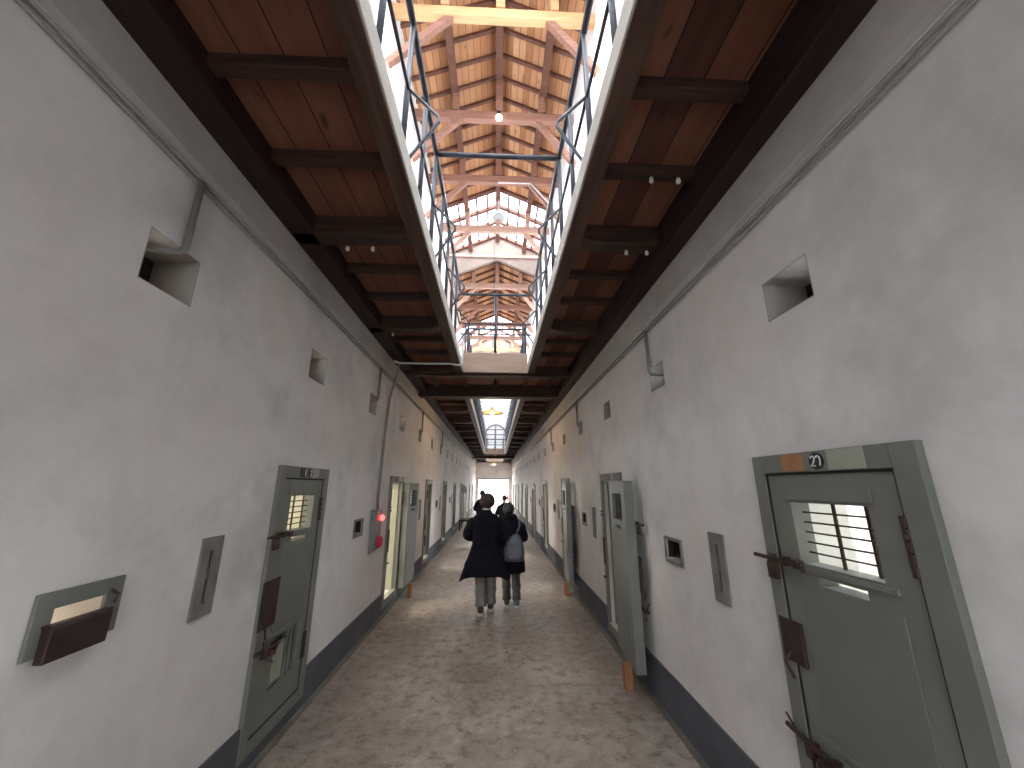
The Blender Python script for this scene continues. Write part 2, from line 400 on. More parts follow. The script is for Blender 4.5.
# exterior ground seen through the end doorway is the floor slab itself; end wall with doorway and arched window above
DX0, DX1, DZ = -1.36, 1.16, 2.32
b = MB(); b.box(XL, DX0, YE, YE+.3, 0, 3.95); b.box(DX1, XR, YE, YE+.3, 0, 3.95); b.box(DX0, DX1, YE, YE+.3, DZ, 3.95)
struct(b.build('wall_end', 'upper_wall'))
# upper end wall with an arched opening
aw, az0, az1, axc = .66, 4.0, 5.0, .02
b = MB(); Y0 = 24.75; Y1 = 25.0
b.box(XL, axc-aw, Y0, Y1, 3.895, 9.0); b.box(axc+aw, XR, Y0, Y1, 3.895, 9.0); b.box(axc-aw, axc+aw, Y0, Y1, 3.895, az0)
arc = [(axc+aw*math.cos(PI*k/16), az1+aw*.95*math.sin(PI*k/16)) for k in range(17)]
b.prism([(axc+aw, 9.0)]+[(axc+aw, az1)]+arc[1:9]+[(axc, 9.3), (axc, RIDGE)], 'Y', Y0, Y1)
b.prism([(axc, RIDGE), (axc, 9.3)]+arc[8:16]+[(axc-aw, az1), (axc-aw, 9.0)], 'Y', Y0, Y1)
b.prism([(XL, 9.0), (XL, roof_z(XL)), (axc, RIDGE), (axc, 9.3), (axc-aw, 9.0)], 'Y', Y0, Y1); b.prism([(XR, 9.0), (XR, roof_z(XR)), (axc, RIDGE), (axc, 9.3), (axc+aw, 9.0)], 'Y', Y0, Y1)
struct(b.build('wall_end_upper', 'upper_wall'))
struct(MB().box(XL, XR, YE+1.1, YE+1.3, 3.9, 9.05).build('wall_end_outer', 'upper_wall'))
wf = MB()
for k in range(16): wf.bar((arc[k][0], Y0, arc[k][1]), (arc[k+1][0], Y0, arc[k+1][1]), .10, .10, (0, 1, 0))
for x in (axc-aw, axc+aw, axc): wf.bar((x, Y0, az0), (x, Y0, az1+(.6 if x == axc else 0)), .07, .07)
for z in (az0+.03, az0+.35, az0+.68, az1): wf.box(axc-aw, axc+aw, Y0-.03, Y0+.04, z-.03, z+.03)
wo = struct(wf.build('window_1', 'frame_grey'))
MB().box(axc-aw, axc+aw, Y0+.1, Y0+.11, az0, az1+.6).build('pane', 'glass', wo)
# end doorway frame, transom with mullion
df = MB(); df.box(DX0-.05, DX1+.05, YE-.05, YE+.02, DZ, DZ+.09); df.box(DX0-.06, DX0, YE-.05, YE+.02, 0, DZ); df.box(DX1, DX1+.06, YE-.05, YE+.02, 0, DZ)
df.box(DX0, DX1, YE, YE+.05, DZ-.66, DZ-.56); df.box(-.10, -.02, YE, YE+.05, DZ-.57, DZ)
do = struct(df.build('door_1', 'frame_grey'))

# ------------------------------------------------------------------ gallery floors, bridges, ceiling joists
OPEN = [(-3.2, 6.34), (7.95, 24.0), (26.4, 31.6)]
def deck(name, x0, x1, y0, y1, m): return struct(MB().box(x0, x1, y0, y1, DECK_B, DECK_T).build(name, m))
ZF = 3.868
deck('ceiling_left', XL, OXL-.014, YB, YE, 'soffit'); deck('ceiling_right', OXR+.014, XR, YB, YE, 'soffit')
BR = [(6.34, 7.95), (24.0, 26.4), (31.6, YE)]
for a, c in BR: deck('ceiling_bridge', OXL-.014, OXR+.014, a+.05, c, 'soffit_x')
struct(MB().box(XL-.2, XR+.2, YE, YE+1.3, DECK_B, DECK_T).build('ceiling_end', 'soffit_x'))
# wall beams
struct(MB().box(XL, XL+.20, YB, YE, 3.66, 3.825).build('beam_left', 'dark_beam_long', bevel=.008))
struct(MB().box(XR-.15, XR, YB, YE, 3.55, 3.825).build('beam_right', 'dark_beam_long', bevel=.008))
for a, c in OPEN:
    struct(MB().box(OXL-.13, OXL-.014, a-.1, c+.1, 3.70, 3.825).build('beam_left_edge', 'edge_beam', bevel=.006))
    struct(MB().box(OXR+.014, OXR+.13, a-.1, c+.1, 3.70, 3.825).build('beam_right_edge', 'edge_beam', bevel=.006))
    struct(MB().box(OXL-.014, OXL, a, c, 3.712, ZF).build('trim_left_fascia', 'fascia', bevel=.004))
    struct(MB().box(OXR, OXR+.014, a, c, 3.712, ZF).build('trim_right_fascia', 'fascia', bevel=.004))
    struct(MB().box(OXL, OXR, c, c+.05, 3.69, 4.05).build('trim_bridge_fascia', 'bridge_fascia', bevel=.004))
    struct(MB().box(XL+.2, XR-.17, c+.05, c+.17, 3.64, 3.825).build('beam_bridge_edge', 'dark_beam', bevel=.006))
for a, c in BR[:2]:
    struct(MB().box(XL+.02, XR-.02, c-.26, c-.02, 3.575, 3.825).build('beam_bridge_deep', 'dark_beam', bevel=.01))
    for x in (-1.2, -.62, .02, .60, 1.05): struct(MB().box(x-.035, x+.035, a+.17, c-.26, 3.77, 3.825).build('beam_bridge_stringer', 'edge_beam'))
def joist_big(y, s):
    xw, xe = (XL+.03, OXL-.03) if s < 0 else (XR-.03, OXR+.03)
    d = 1 if s < 0 else -1
    pr = [(xw, 3.66), (xe-d*.32, 3.66)]
    for k in range(1, 7):
        a = k/6*PI/2; pr.append((xe-d*.32+d*.27*math.sin(a), 3.70-.04*math.cos(a)+.07*(1-math.cos(a))))
    pr += [(xe-d*.05, 3.825), (xw, 3.825)]
    return struct(MB().prism(pr, 'Y', y-.075, y+.075).build('beam_joist', 'dark_beam', bevel=.006))
def joist_small(y, s):
    xw, xe = (XL+.1, OXL-.10) if s < 0 else (XR-.1, OXR+.10)
    return struct(MB().box(xw, xe, y-.037, y+.037, 3.755, 3.825).build('beam_joist_small', 'dark_beam', bevel=.005))
knob = None
for s in (-1, 1):
    y0 = 2.66 if s < 0 else 2.68
    for k in range(-3, 17):
        y = y0+1.81*k
        if y < -3 or y > YE-.5: continue
        if not any(a-.05 < y < c+.2 for a, c in BR): joist_big(y, s)
        for dy in (.62, 1.165):
            if not any(a-.05 < y+dy < c+.2 for a, c in BR) and y+dy > -3: joist_small(y+dy, s)
for i, (x, y, z) in enumerate([(-1.2, 2.74, 3.66), (-1.0, 2.74, 3.66), (-1.3, 4.55, 3.66), (1.05, 2.7, 3.66), (1.22, 2.7, 3.66), (1.0, 2.035, 3.755), (1.18, 2.035, 3.755)]):
    k = MB().lathe([(.008, 0), (.014, -.008), (.011, -.016), (.016, -.024), (.013, -.038), (.004, -.042)], (x, y, z), 12).build('porcelain_knob', 'porcelain', smooth=True)
    tag(k, 'small white porcelain wiring knob under a dark joist of the %s gallery' % ('left' if x < 0 else 'right'), 'insulator', 'wiring knobs under the %s gallery' % ('left' if x < 0 else 'right'))

# ------------------------------------------------------------------ roof
segs = []; y = YB
for a, c in SKY:
    if a > y: segs.append((y, a))
    y = c
segs.append((y, YE+1.3))
for a, c in segs:
    b = MB()
    for s, xe in ((-1, XL-.3), (1, XR+.3)):
        z1 = roof_z(xe); b.add([(0, a, RIDGE), (xe, a, z1), (xe, c, z1), (0, c, RIDGE), (0, a, RIDGE+.06), (xe, a, z1+.06), (xe, c, z1+.06), (0, c, RIDGE+.06)],
                               [(0,1,2,3),(4,7,6,5),(0,4,5,1),(1,5,6,2),(2,6,7,3),(3,7,4,0)])
    struct(b.build('ceiling_roof_boards', 'roof'))
    n = int((c-a)/.43)
    b = MB()
    for i in range(n+1):
        yy = a+.1+i*(c-a-.2)/max(n, 1)
        for xe in (XL-.2, XR+.2): b.bar((0, yy, RIDGE-.03), (xe, yy, roof_z(xe)-.03), .055, .07)
    struct(b.build('beam_rafters', 'rafter'))
for a, c in SKY:
    fr = MB(); n = max(2, round((c-a)/.8))
    for i in range(n+1):
        yy = a+i*(c-a)/n
        for xe in (XL-.3, XR+.3): fr.bar((0, yy, RIDGE+.02), (xe, yy, roof_z(xe)+.02), .09, .09)
    for x in (-1.45, -1.1, -.6, -.3, .3, .6, 1.1, 1.35): fr.bar((x, a, roof_z(x)+.02), (x, c, roof_z(x)+.02), .05, .05)
    o = struct(fr.build('window_skylight', 'rafter'))
    g = MB()
    for xe in (XL-.3, XR+.3): g.add([(0, a, RIDGE+.06), (xe, a, roof_z(xe)+.06), (xe, c, roof_z(xe)+.06), (0, c, RIDGE+.06)], [(0,1,2,3)])
    g.build('pane', 'glass', o)
for x, z, wd in ((0, RIDGE-.15, .13), (-.86, roof_z(.86)-.14, .12), (.86, roof_z(.86)-.14, .12)):
    struct(MB().box(x-wd/2, x+wd/2, YB, YE+1, z-.08, z+.07).build('beam_purlin', 'rafter'))
# gable walls at the end of the two nearest skylights
for gy, nm in ((10.93, 'wall_gable_near'), (19.62, 'wall_gable_far')):
    b = MB(); zi = lambda x: 8.88-.44*abs(x)
    for s, xe in ((-1, XL), (1, XR)):
        b.prism([(0, zi(0)), (s*1.36, zi(1.36)), (s*1.36, 3.9), (xe, 3.9), (xe, roof_z(xe)), (0, RIDGE)], 'Y', gy, gy+.12)
    struct(b.build(nm, 'gable'))
    struct(MB().box(XL, XR, gy-.04, gy, 8.93, 9.02).build('trim_gable', 'truss_pink'))
# trusses
TRUSS = [(2.5, 'truss_new'), (4.15, 'truss_new'), (5.79, 'truss'), (7.35, 'truss'), (9.11, 'truss_pink'), (12.2, 'truss_pink'), (13.87, 'truss'), (15.5, 'truss'), (17.1, 'truss_pink'), (18.7, 'truss_new'), (21.4, 'truss_pink'), (23.1, 'truss'), (25.9, 'truss_pink'), (27.5, 'truss_pink'), (29, 'truss_pink'), (30.6, 'truss')]
TLAB = {4.15: 'pale fresh pine roof truss, nearest one crossing the top of the picture', 5.79: 'brown roof truss with a white bulb hanging under its tie beam', 7.35: 'brown roof truss just before the first glazed skylight', 9.11: 'pinkish roof truss crossing beneath the first glazed skylight', 12.2: 'pinkish roof truss standing just behind the near gable wall'}
for k, (y, m) in enumerate(TRUSS):
    lab = TLAB.get(y) or ('brown wooden roof truss, %s beyond the one behind the near gable wall' % ORD[max(0, k-5)] if y > 9 else 'pale pine roof truss above and behind the viewer')
    t = thing('roof_truss', lab, 'roof truss', (0, y, TIE), 0, 'roof trusses over the upper floor')
    MB().box(XL, XR, -.055, .055, 0, .19).build('tie_beam', m, t, bevel=.006)
    MB().box(-.06, .075, -.055, .055, .23, roof_z(0)-TIE-.08).build('king_post', m, t, bevel=.004)
    for s in (-1, 1):
        MB().box(s*.83-.06, s*.83+.06, -.055, .055, .23, roof_z(.86)-TIE-.08).build('queen_post', m, t, bevel=.004)
        xe = XL if s < 0 else XR
        MB().bar((s*.72, 0, .05), (xe, 0, -.95), .11, .085, (0, 1, 0)).build('knee_brace', 'truss' if m == 'truss_new' else m, t, bevel=.004)
# ------------------------------------------------------------------ gallery railings
def railing(side, y0, y1, lab, first=2.15):
    x = -.66 if side < 0 else .65
    d = 1 if side < 0 else -1
    t = thing('gallery_railing', lab, 'railing', (x, y0, 3.865), 0, 'gallery railings')
    Lr = y1-y0
    MB().tube([(0, 0, 1.335), (0, Lr, 1.335)], .026, 10).build('top_rail', 'steel', t, smooth=True)
    MB().tube([(d*.01, 0, .685), (d*.01, Lr, .685)], .013, 8).build('mid_rail', 'steel', t, smooth=True)
    k = 0; y = first
    while y-.588 > y0+.05: y -= .588; k -= 1
    while y < y1-.02:
        MB().tube([(0, y-y0, 0), (0, y-y0, 1.335)], .021, 8).build('post', 'steel', t, smooth=True)
        if k % 2 == 0:
            MB().tube([(d*.01, y-y0, .70), (d*.235, y-y0, .45), (d*.235, y-y0, .405), (d*.05, y-y0, .09), (d*.05, y-y0, .005)], .012, 8).build('net_bracket', 'steel', t, smooth=True)
        y += .588; k += 1
    return t
railing(-1, -1.2, 6.27, 'blue-grey steel railing along the left gallery edge, nearest opening')
railing(1, -1.2, 6.27, 'blue-grey steel railing along the right gallery edge, nearest opening')
railing(-1, 8.06, 23.84, 'blue-grey steel railing along the left gallery, second opening beyond the bridge', 8.3)
railing(1, 8.06, 23.84, 'blue-grey steel railing along the right gallery, second opening beyond the bridge', 8.3)
def end_rail(y, lab, mid=True):
    t = thing('bridge_railing', lab, 'railing', (0, y, 3.865), 0, 'bridge railings')
    for z, r in ((1.335, .026), (.755, .015), (.555, .013)): MB().tube([(-.63, 0, z), (.62, 0, z)], r, 8).build('rail', 'steel', t, smooth=True)
    MB().tube([(-.02, 0, 0), (-.02, 0, 1.335)], .024, 8).build('post', 'steel', t, smooth=True)
    for x in (-.55, -.5, .47, .52): MB().tube([(x, 0, 0), (x, 0, .735)], .016, 8).build('post', 'steel', t, smooth=True)
end_rail(6.40, 'steel railing with centre post on the near edge of the first bridge')
end_rail(8.0, 'steel railing on the far edge of the first bridge')
end_rail(23.9, 'steel railing on the near edge of the far bridge')
b = MB().tube([(-.633, 3.33, 5.2), (.623, 3.33, 5.2)], .026, 10).build('cross_bar', 'steel', smooth=True)
tag(b, 'steel bar crossing the open void between the two near railings', 'bar')
# thin pale wire from the truss knot to the right
b = MB().tube([(.0, 7.28, 8.50), (.74, 7.28, 8.50), (1.40, 7.28, 7.66)], .017, 8).build('truss_conduit', 'white_pipe', smooth=True)
tag(b, 'thin pale conduit bent along the underside of a brown roof truss', 'conduit')

# ------------------------------------------------------------------ lamps
def round_lamp(loc, cord, lab, lit, r=.27):
    t = thing('pendant_lamp', lab, 'lamp', loc, 0, 'pendant lamps of the corridor')
    MB().lathe([(.025, .13), (.04, .12), (.045, .07), (.12, .045), (r, -.01), (r, -.02), (.11, .03), (.03, .06)], (0, 0, 0), 28).build('lamp_shade', 'brass', t, smooth=True)
    MB().lathe([(.008, .06), (.02, .05), (.045, .0), (.038, -.035), (.008, -.055)], (0, 0, 0), 16).build('bulb', 'bulb', t, smooth=True)
    MB().tube([(0, 0, .12), (0, 0, cord)], .006, 6).build('cord', 'black', t)
    point('pendant_glow', (loc[0], loc[1], loc[2]-.1), lit, (1, .66, .32), .05)
round_lamp((-.085, 9.11, 3.51), 5.01, 'round ochre pendant lamp glowing beyond the first bridge', 9)
round_lamp((-.08, 29.0, 3.35), 5.17, 'round ochre pendant lamp glowing far down the corridor', 6, .3)
t = thing('lamp_holder', 'dark empty lamp holder under the first bridge', 'lamp holder', (-.02, 7.0, 3.825))
MB().lathe([(.05, 0), (.05, -.03), (.018, -.04), (.018, -.12), (.035, -.13), (.035, -.2), (.012, -.21), (.012, -.28)], (0, 0, 0), 16).build('socket', 'rust', t, smooth=True)
MB().box(-.07, .07, -.012, .012, -.10, -.075).build('bracket', 'conduit', t)
t = thing('bare_bulb', 'small bare white bulb hanging under a brown roof truss', 'light bulb', (0, 5.68, TIE+.12))
MB().lathe([(.03, 0), (.03, -.07), (.02, -.08)], (0, 0, 0), 12).build('socket', 'black', t)
MB().lathe([(.02, -.07), (.06, -.12), (.06, -.16), (.015, -.20)], (0, 0, 0), 14).build('bulb', 'bulb_white', t, smooth=True)
t = thing('glass_pendant', 'pale glass pendant lamp hanging beneath the first skylight', 'lamp', (0.02, 8.98, 9.0))
MB().lathe([(.03, .14), (.05, .07), (.16, -.05), (.19, -.12), (.15, -.13), (.03, -.04)], (0, 0, 0), 20).build('lamp_shade', 'pale_glass', t, smooth=True)
MB().tube([(0, 0, .1), (0, 0, .62)], .018, 8).build('stem', 'conduit', t)

# ------------------------------------------------------------------ conduits and wall fixtures
def pipe(name, pts, r, m, lab, cat='conduit', group=None):
    o = MB().tube(pts, r, 8).build(name, m, smooth=True); tag(o, lab, cat, group); return o
pipe('wall_conduit', [(XL+.02, YB, 3.38), (XL+.02, YE, 3.38)], .010, 'band_pipe', 'grey-painted upper conduit running the length of the left wall')
pipe('wall_conduit', [(XL+.015, YB, 3.345), (XL+.015, YE, 3.345)], .008, 'band_pipe', 'thin lower cable running just below the left wall conduit')
pipe('wall_conduit', [(XR-.02, YB, 3.235), (XR-.02, YE, 3.235)], .010, 'band_pipe', 'grey-painted upper conduit running the length of the right wall')
pipe('wall_conduit', [(XR-.015, YB, 3.20), (XR-.015, YE, 3.20)], .008, 'band_pipe', 'thin lower cable running just below the right wall conduit')
def drop(x, s, y, z0, z1, ydest, lab):
    pipe('drop_conduit', [(x+s*.03, y, z0), (x+s*.03, y, z1+.06), (x+s*.02, y-s*0-.02, z1+.02), (x-s*.03, ydest+.06, z1), (x-s*.12, ydest, z1)], .016, 'conduit', lab)
drop(XL, 1, 1.76, 3.36, 2.90, 1.63, 'grey conduit dropping into the nearest vent opening on the left wall')
drop(XL, 1, 5.07, 3.36, 2.88, 4.94, 'grey conduit dropping into the third vent opening on the left wall')
drop(XL, 1, 8.28, 3.36, 2.88, 8.15, 'grey conduit dropping into the fifth vent opening on the left wall')
drop(XL, 1, 11.5, 3.36, 2.88, 11.4, 'grey conduit dropping into the seventh vent opening on the left wall')
drop(XR, -1, 3.30, 3.21, 2.76, 3.16, 'grey conduit dropping into the second vent opening on the right wall')
drop(XR, -1, 6.45, 3.21, 2.76, 6.33, 'grey conduit dropping into the fourth vent opening on the right wall')
drop(XR, -1, 9.6, 3.21, 2.76, 9.5, 'grey conduit dropping into the sixth vent opening on the right wall')
pipe('alarm_cable', [(XL+.09, 5.78, 3.64), (XL+.05, 5.80, 3.45), (XL+.03, 5.62, 3.05), (XL+.03, 5.52, 2.3), (XL+.03, 5.46, 1.62), (XL+.04, 5.45, 1.505)], .017, 'conduit', 'grey cable snaking down the left wall to the alarm cabinet')
pipe('gallery_pipe', [(XL+.05, 5.62, 3.64), (-1.5, 5.72, 3.64), (-.9, 5.72, 3.64), (-.72, 5.76, 3.655), (-.60, 5.85, 3.66), (-.555, 5.95, 3.72), (-.552, 6.0, 3.9), (-.556, 6.02, 4.3)], .016, 'white_pipe', 'white pipe curving under the left gallery edge by the bridge')
t = thing('alarm_cabinet', 'grey fire alarm cabinet with red lamp on the left wall', 'fire alarm', (XL, 5.43, 1.22))
MB().prism([(0, -.26), (.07, -.22), (.08, .26), (0, .28)], 'Y', -.13, .14).build('housing', 'box_grey', t, bevel=.012)
MB().lathe([(.03, 0), (.036, .02), (.03, .045), (.01, .055)], (0, 0, 0), 14).build('red_lamp', 'red_light', t, smooth=True)
lamp = t.children[-1]; lamp.rotation_euler = (0, math.radians(90), 0); lamp.location = (.078, .05, .17)
bl = MB().lathe([(.075, 0), (.075, .02), (.055, .05), (.01, .055)], (0, 0, 0), 20).build('alarm_bell', 'red', t, smooth=True); bl.rotation_euler = (0, math.radians(90), 0); bl.location = (.072, .05, -.13)

def slit(x, s, y, zc, lab):
    t = thing('observation_slit', lab, 'wall slot', (x, y, zc), 0 if s > 0 else PI, 'vertical observation slits beside the cell doors')
    b = MB(); w_, h = .082, .205
    for (a, c, e, f) in ((-w_, -.017, -h, h), (.017, w_, -h, h), (-.017, .017, .135, h), (-.017, .017, -h, -.135)): b.box(0, .012, a, c, e, f)
    b.build('plate', 'plate', t)
    MB().box(-.06, -.045, -.049, .049, -.16, .16).build('shade_backing', 'rust', t)  # dark sheet closing the slit, stands in for the shade inside
    MB().box(-.045, -.002, .017*s, .024*s, -.134, -.02).build('wooden_strip', 'block', t)
for k, y in enumerate(TL[1:2]+TL[3:7]): slit(XL, 1, y, 1.315, 'grey metal plate with tall slit on the left wall, %s from the viewer' % ORD[k])
for k, y in enumerate(TR[1:6]): slit(XR, -1, y, 1.30, 'grey metal plate with tall slit on the right wall, %s from the viewer' % ORD[k])
def food_slot(x, s, y, zc, lab, kind):
    t = thing('food_slot', lab, 'food slot', (x, y, zc), 0 if s > 0 else PI, 'food slots in the corridor walls')
    b = MB(); W, H1, H0 = .165, .105, .105
    if kind == 0:
        for (a, c, e, f) in ((-W, -.10, -H0, H1), (.09, W, -H0, H1), (-.10, .09, .045, H1), (-.10, .09, -H0, -.03)): b.box(0, .014, a, c, e, f)
        b.build('frame', 'door', t, bevel=.003)
        MB().prism([(.014, -.012), (.046, -.006), (.052, -.016), (.048, -.125), (.014, -.125)], 'Y', -.128, .098).build('hinged_flap', 'lockplate', t, bevel=.004)
        MB().box(.014, .044, -.13, .102, -.013, -.003).build('flap_hinge', 'rust', t)
        MB().tube([(.02, .105, .06), (.035, .12, .04), (.03, .115, .01)], .006, 8).build('latch', 'rust', t)
    else:
        for (a, c, e, f) in ((-W+.01, -.125, -.10, .10), (.125, W-.01, -.10, .10), (-.125, .125, .078, .10), (-.125, .125, -.10, -.075)): b.box(-.002, .012, a, c, e, f)
        b.build('frame', 'plate', t, bevel=.003)
        r = MB(); r.box(-.13, -.12, -.119, .119, -.074, .074)
        for (a, c, e, f) in ((-.119, -.113, -.074, .074), (.113, .119, -.074, .074), (-.113, .113, .068, .074)): r.box(-.12, -.003, a, c, e, f)
        r.build('shaded_recess', 'lockplate', t)  # dark back and sides put the shade of the recess into the colour
        MB().box(-.10, .016, -.118, .118, -.075, -.062).build('sill', 'pale', t)
        MB().box(-.06, -.03, -.07, .07, -.04, -.032).build('crossbar', 'rust', t)
for k, y in enumerate(SL[1:6]): food_slot(XL, 1, y, 1.325, 'food slot with dark open flap on the left wall, %s from the viewer' % ORD[k] if k == 0 else 'small metal-framed food slot on the left wall, %s from the viewer' % ORD[k], 0 if k == 0 else 1)
for k, y in enumerate(SR[1:6]): food_slot(XR, -1, y, 1.30, 'small metal-framed food slot on the right wall, %s from the viewer' % ORD[k], 1)
# little barred vents at the back of the nearest embrasures
def vent(x, s, y, zc, n):
    b = MB()
    for (a, c, e, f) in ((-.155, -.085, -.133, .133), (.085, .155, -.133, .133), (-.085, .085, .06, .133), (-.085, .085, -.133, -.06)): b.box(0, s*.04, y+a, y+c, zc+e, zc+f)
    for dy in (-.04, .04): b.box(.01*s, .02*s, y+dy-.008, y+dy+.008, zc-.1, zc+.1)
    o = struct(b.build('window_%d' % n, 'rust')); o.location = (x, 0, 0)
for k, y in enumerate(EL): vent(XL-.24, -1, y, 2.832, 10+k)
for k, y in enumerate(ER): vent(XR+.24, 1, y, 2.74, 40+k)

# ------------------------------------------------------------------ cell doors (local x: +x is the bolt side, -x the hinge side; y out of the wall)
def glyphs(s, cx, cz, h, y, r=.0045):
    """white strokes of a painted number, drawn with u running to the viewer's right (= -x local)"""
    b = MB(); wd = h*.5; gap = h*.68
    n = len(s)
    for i, ch in enumerate(s):
        u0 = (i-(n-1)/2)*gap
        P = {'2': [(-.5, .3), (-.35, .45), (0, .5), (.35, .42), (.45, .2), (.2, -.1), (-.5, -.5), (.55, -.5)],
             '7': [(-.5, .3), (-.3, .46), (.1, .5), (.4, .36), (.5, .1), (.45, -.2), (.3, -.5)],
             '1': [(0, .5), (0, -.5)], '8': [(0, 0), (-.35, .2), (0, .5), (.35, .2), (0, 0), (-.4, -.25), (0, -.5), (.4, -.25), (0, 0)],
             '3': [(-.4, .4), (0, .5), (.4, .28), (0, .02), (.45, -.25), (0, -.5), (-.45, -.38)], '4': [(.2, -.5), (.2, .5), (-.45, -.2), (.5, -.2)], '0': [(0, .5), (-.4, .2), (-.4, -.2), (0, -.5), (.4, -.2), (.4, .2), (0, .5)]}[ch]
        b.tube([(-(u0+px*wd)+cx, y, cz+pz*h) for px, pz in P], r, 6)
    return b
def make_leaf(t, number, rec, leafname='leaf'):
    zb, zt = .215, 1.85      # leaf bottom / top above floor (local z = world z)
    xl, xr = -.318, .33
    b = MB(); y0, y1 = -.07, .018
    hx0, hx1, hz0, hz1 = -.19, .205, 1.46, 1.725      # window
    sx0, sx1, sz0, sz1 = -.11, .12, 1.382, 1.415      # slot
    qx0, qx1, qz0, qz1 = -.20, .17, .40, .735         # hatch opening
    xs = sorted({xl, xr, hx0, hx1, sx0, sx1, qx0, qx1}); zs = sorted({zb, zt, hz0, hz1, sz0, sz1, qz0, qz1})
    hs = [(hx0, hx1, hz0, hz1), (sx0, sx1, sz0, sz1), (qx0, qx1, qz0, qz1)]
    sol = {}
    for i in range(len(xs)-1):
        for k in range(len(zs)-1):
            cx, cz = (xs[i]+xs[i+1])/2, (zs[k]+zs[k+1])/2
            sol[i, k] = not any(h[0] < cx < h[1] and h[2] < cz < h[3] for h in hs)
    vid = {}
    def V(i, k, s):
        if (i, k, s) not in vid: vid[i, k, s] = len(b.v); b.v.append((xs[i], y1 if s else y0, zs[k]))
        return vid[i, k, s]
    for (i, k), on in sol.items():
        if not on: continue
        for s in (0, 1): b.f.append((V(i,k,s), V(i+1,k,s), V(i+1,k+1,s), V(i,k+1,s)))
        for di, dk, e in ((-1,0,((i,k),(i,k+1))), (1,0,((i+1,k),(i+1,k+1))), (0,-1,((i,k),(i+1,k))), (0,1,((i,k+1),(i+1,k+1)))):
            if not sol.get((i+di, k+dk), False):
                (a, c), (d, f) = e; b.f.append((V(a,c,0), V(d,f,0), V(d,f,1), V(a,c,1)))
    leaf = b.build(leafname, 'door', t)
    g = MB()
    for z in [hz0+(hz1-hz0)*(i+1)/6 for i in range(5)]: g.tube([(hx0-.01, -.035, z), (hx1+.01, -.035, z)], .0038, 6)
    for x in (-.12, .035): g.box(x-.006, x+.006, -.045, -.036, hz0-.01, hz1+.01)
    g.build('window_bars', 'rust', leaf)
    p = MB(); p.box(-.235, .235, y1, y1+.006, .80, 1.365); p.build('sheet_panel', 'door_panel', leaf, bevel=.002)
    p = MB(); p.box(-.215, .23, y1, y1+.012, hz1+.012, 1.80); p.build('window_shutter', 'door', leaf, bevel=.003)
    p = MB(); p.box(-.24, .22, y1, y1+.014, hz0-.03, hz0-.008); p.build('window_sill', 'door', leaf, bevel=.003)
    p = MB(); p.box(-.27, .27, y1, y1+.012, .755, .775); p.box(-.02, .15, -.03, .01, .42, .68); p.box(-.115, -.095, -.04, y1, .40, .735); p.box(-.05, -.03, -.04, y1, .40, .735)
    p.build('food_hatch', 'door', leaf, bevel=.003)
    p = MB(); p.box(qx0-.01, qx1+.01, -.075, -.066, qz0-.01, qz1+.01); p.build('hatch_backing', 'door_panel', leaf)
    p = MB(); p.box(.0, .13, .01, .016, .44, .66); p.build('hatch_cover', 'pale', leaf)
    h = MB()
    for zc in (1.60, .53):
        for j in range(5): h.tube([(xl-.004, .03, zc-.095+j*.04), (xl-.004, .03, zc-.062+j*.04)], .011, 8)
        h.box(xl-.03, xl+.02, .018, .022, zc-.10, zc+.10)
    h.build('hinge', 'rust', leaf)
    h = MB()
    h.tube([(.17, .045, 1.452), (.49, .045, 1.452)], .010, 8); h.tube([(.17, .045, 1.452), (.17, .045, 1.425)], .009, 8)
    for x in (.2, .28): h.box(x-.012, x+.012, .018, .058, 1.435, 1.47)
    h.box(.34, .40, .028, .05, 1.36, 1.435); h.tube([(.35, .04, 1.43), (.35, .04, 1.47), (.39, .04, 1.47), (.39, .04, 1.43)], .005, 6)
    h.build('upper_bolt', 'rust', leaf)
    h = MB(); h.box(rec[0], rec[1], .018, .034, rec[2], rec[3]); h.tube([(rec[1]-.05, .034, rec[2]+.04), (rec[1]-.04, .06, rec[2]-.0), (rec[1]-.07, .05, rec[2]-.06)], .008, 6)
    h.build('lock_plate', 'lockplate', leaf, bevel=.003)
    h = MB(); h.tube([(.14, .045, .70), (.44, .045, .725)], .011, 8); h.box(.17, .2, .018, .06, .685, .72); h.box(.29, .33, .018, .055, .66, .72); h.tube([(.36, .05, .72), (.40, .07, .79)], .005, 6); h.tube([(.30, .05, .66), (.26, .08, .62)], .005, 6)
    h.lathe([(.001, 0), (.035, .0), (.035, .03), (.001, .03)], (.23, .04, .66), 12)
    h.build('lower_bolt', 'rust', leaf)
    return leaf
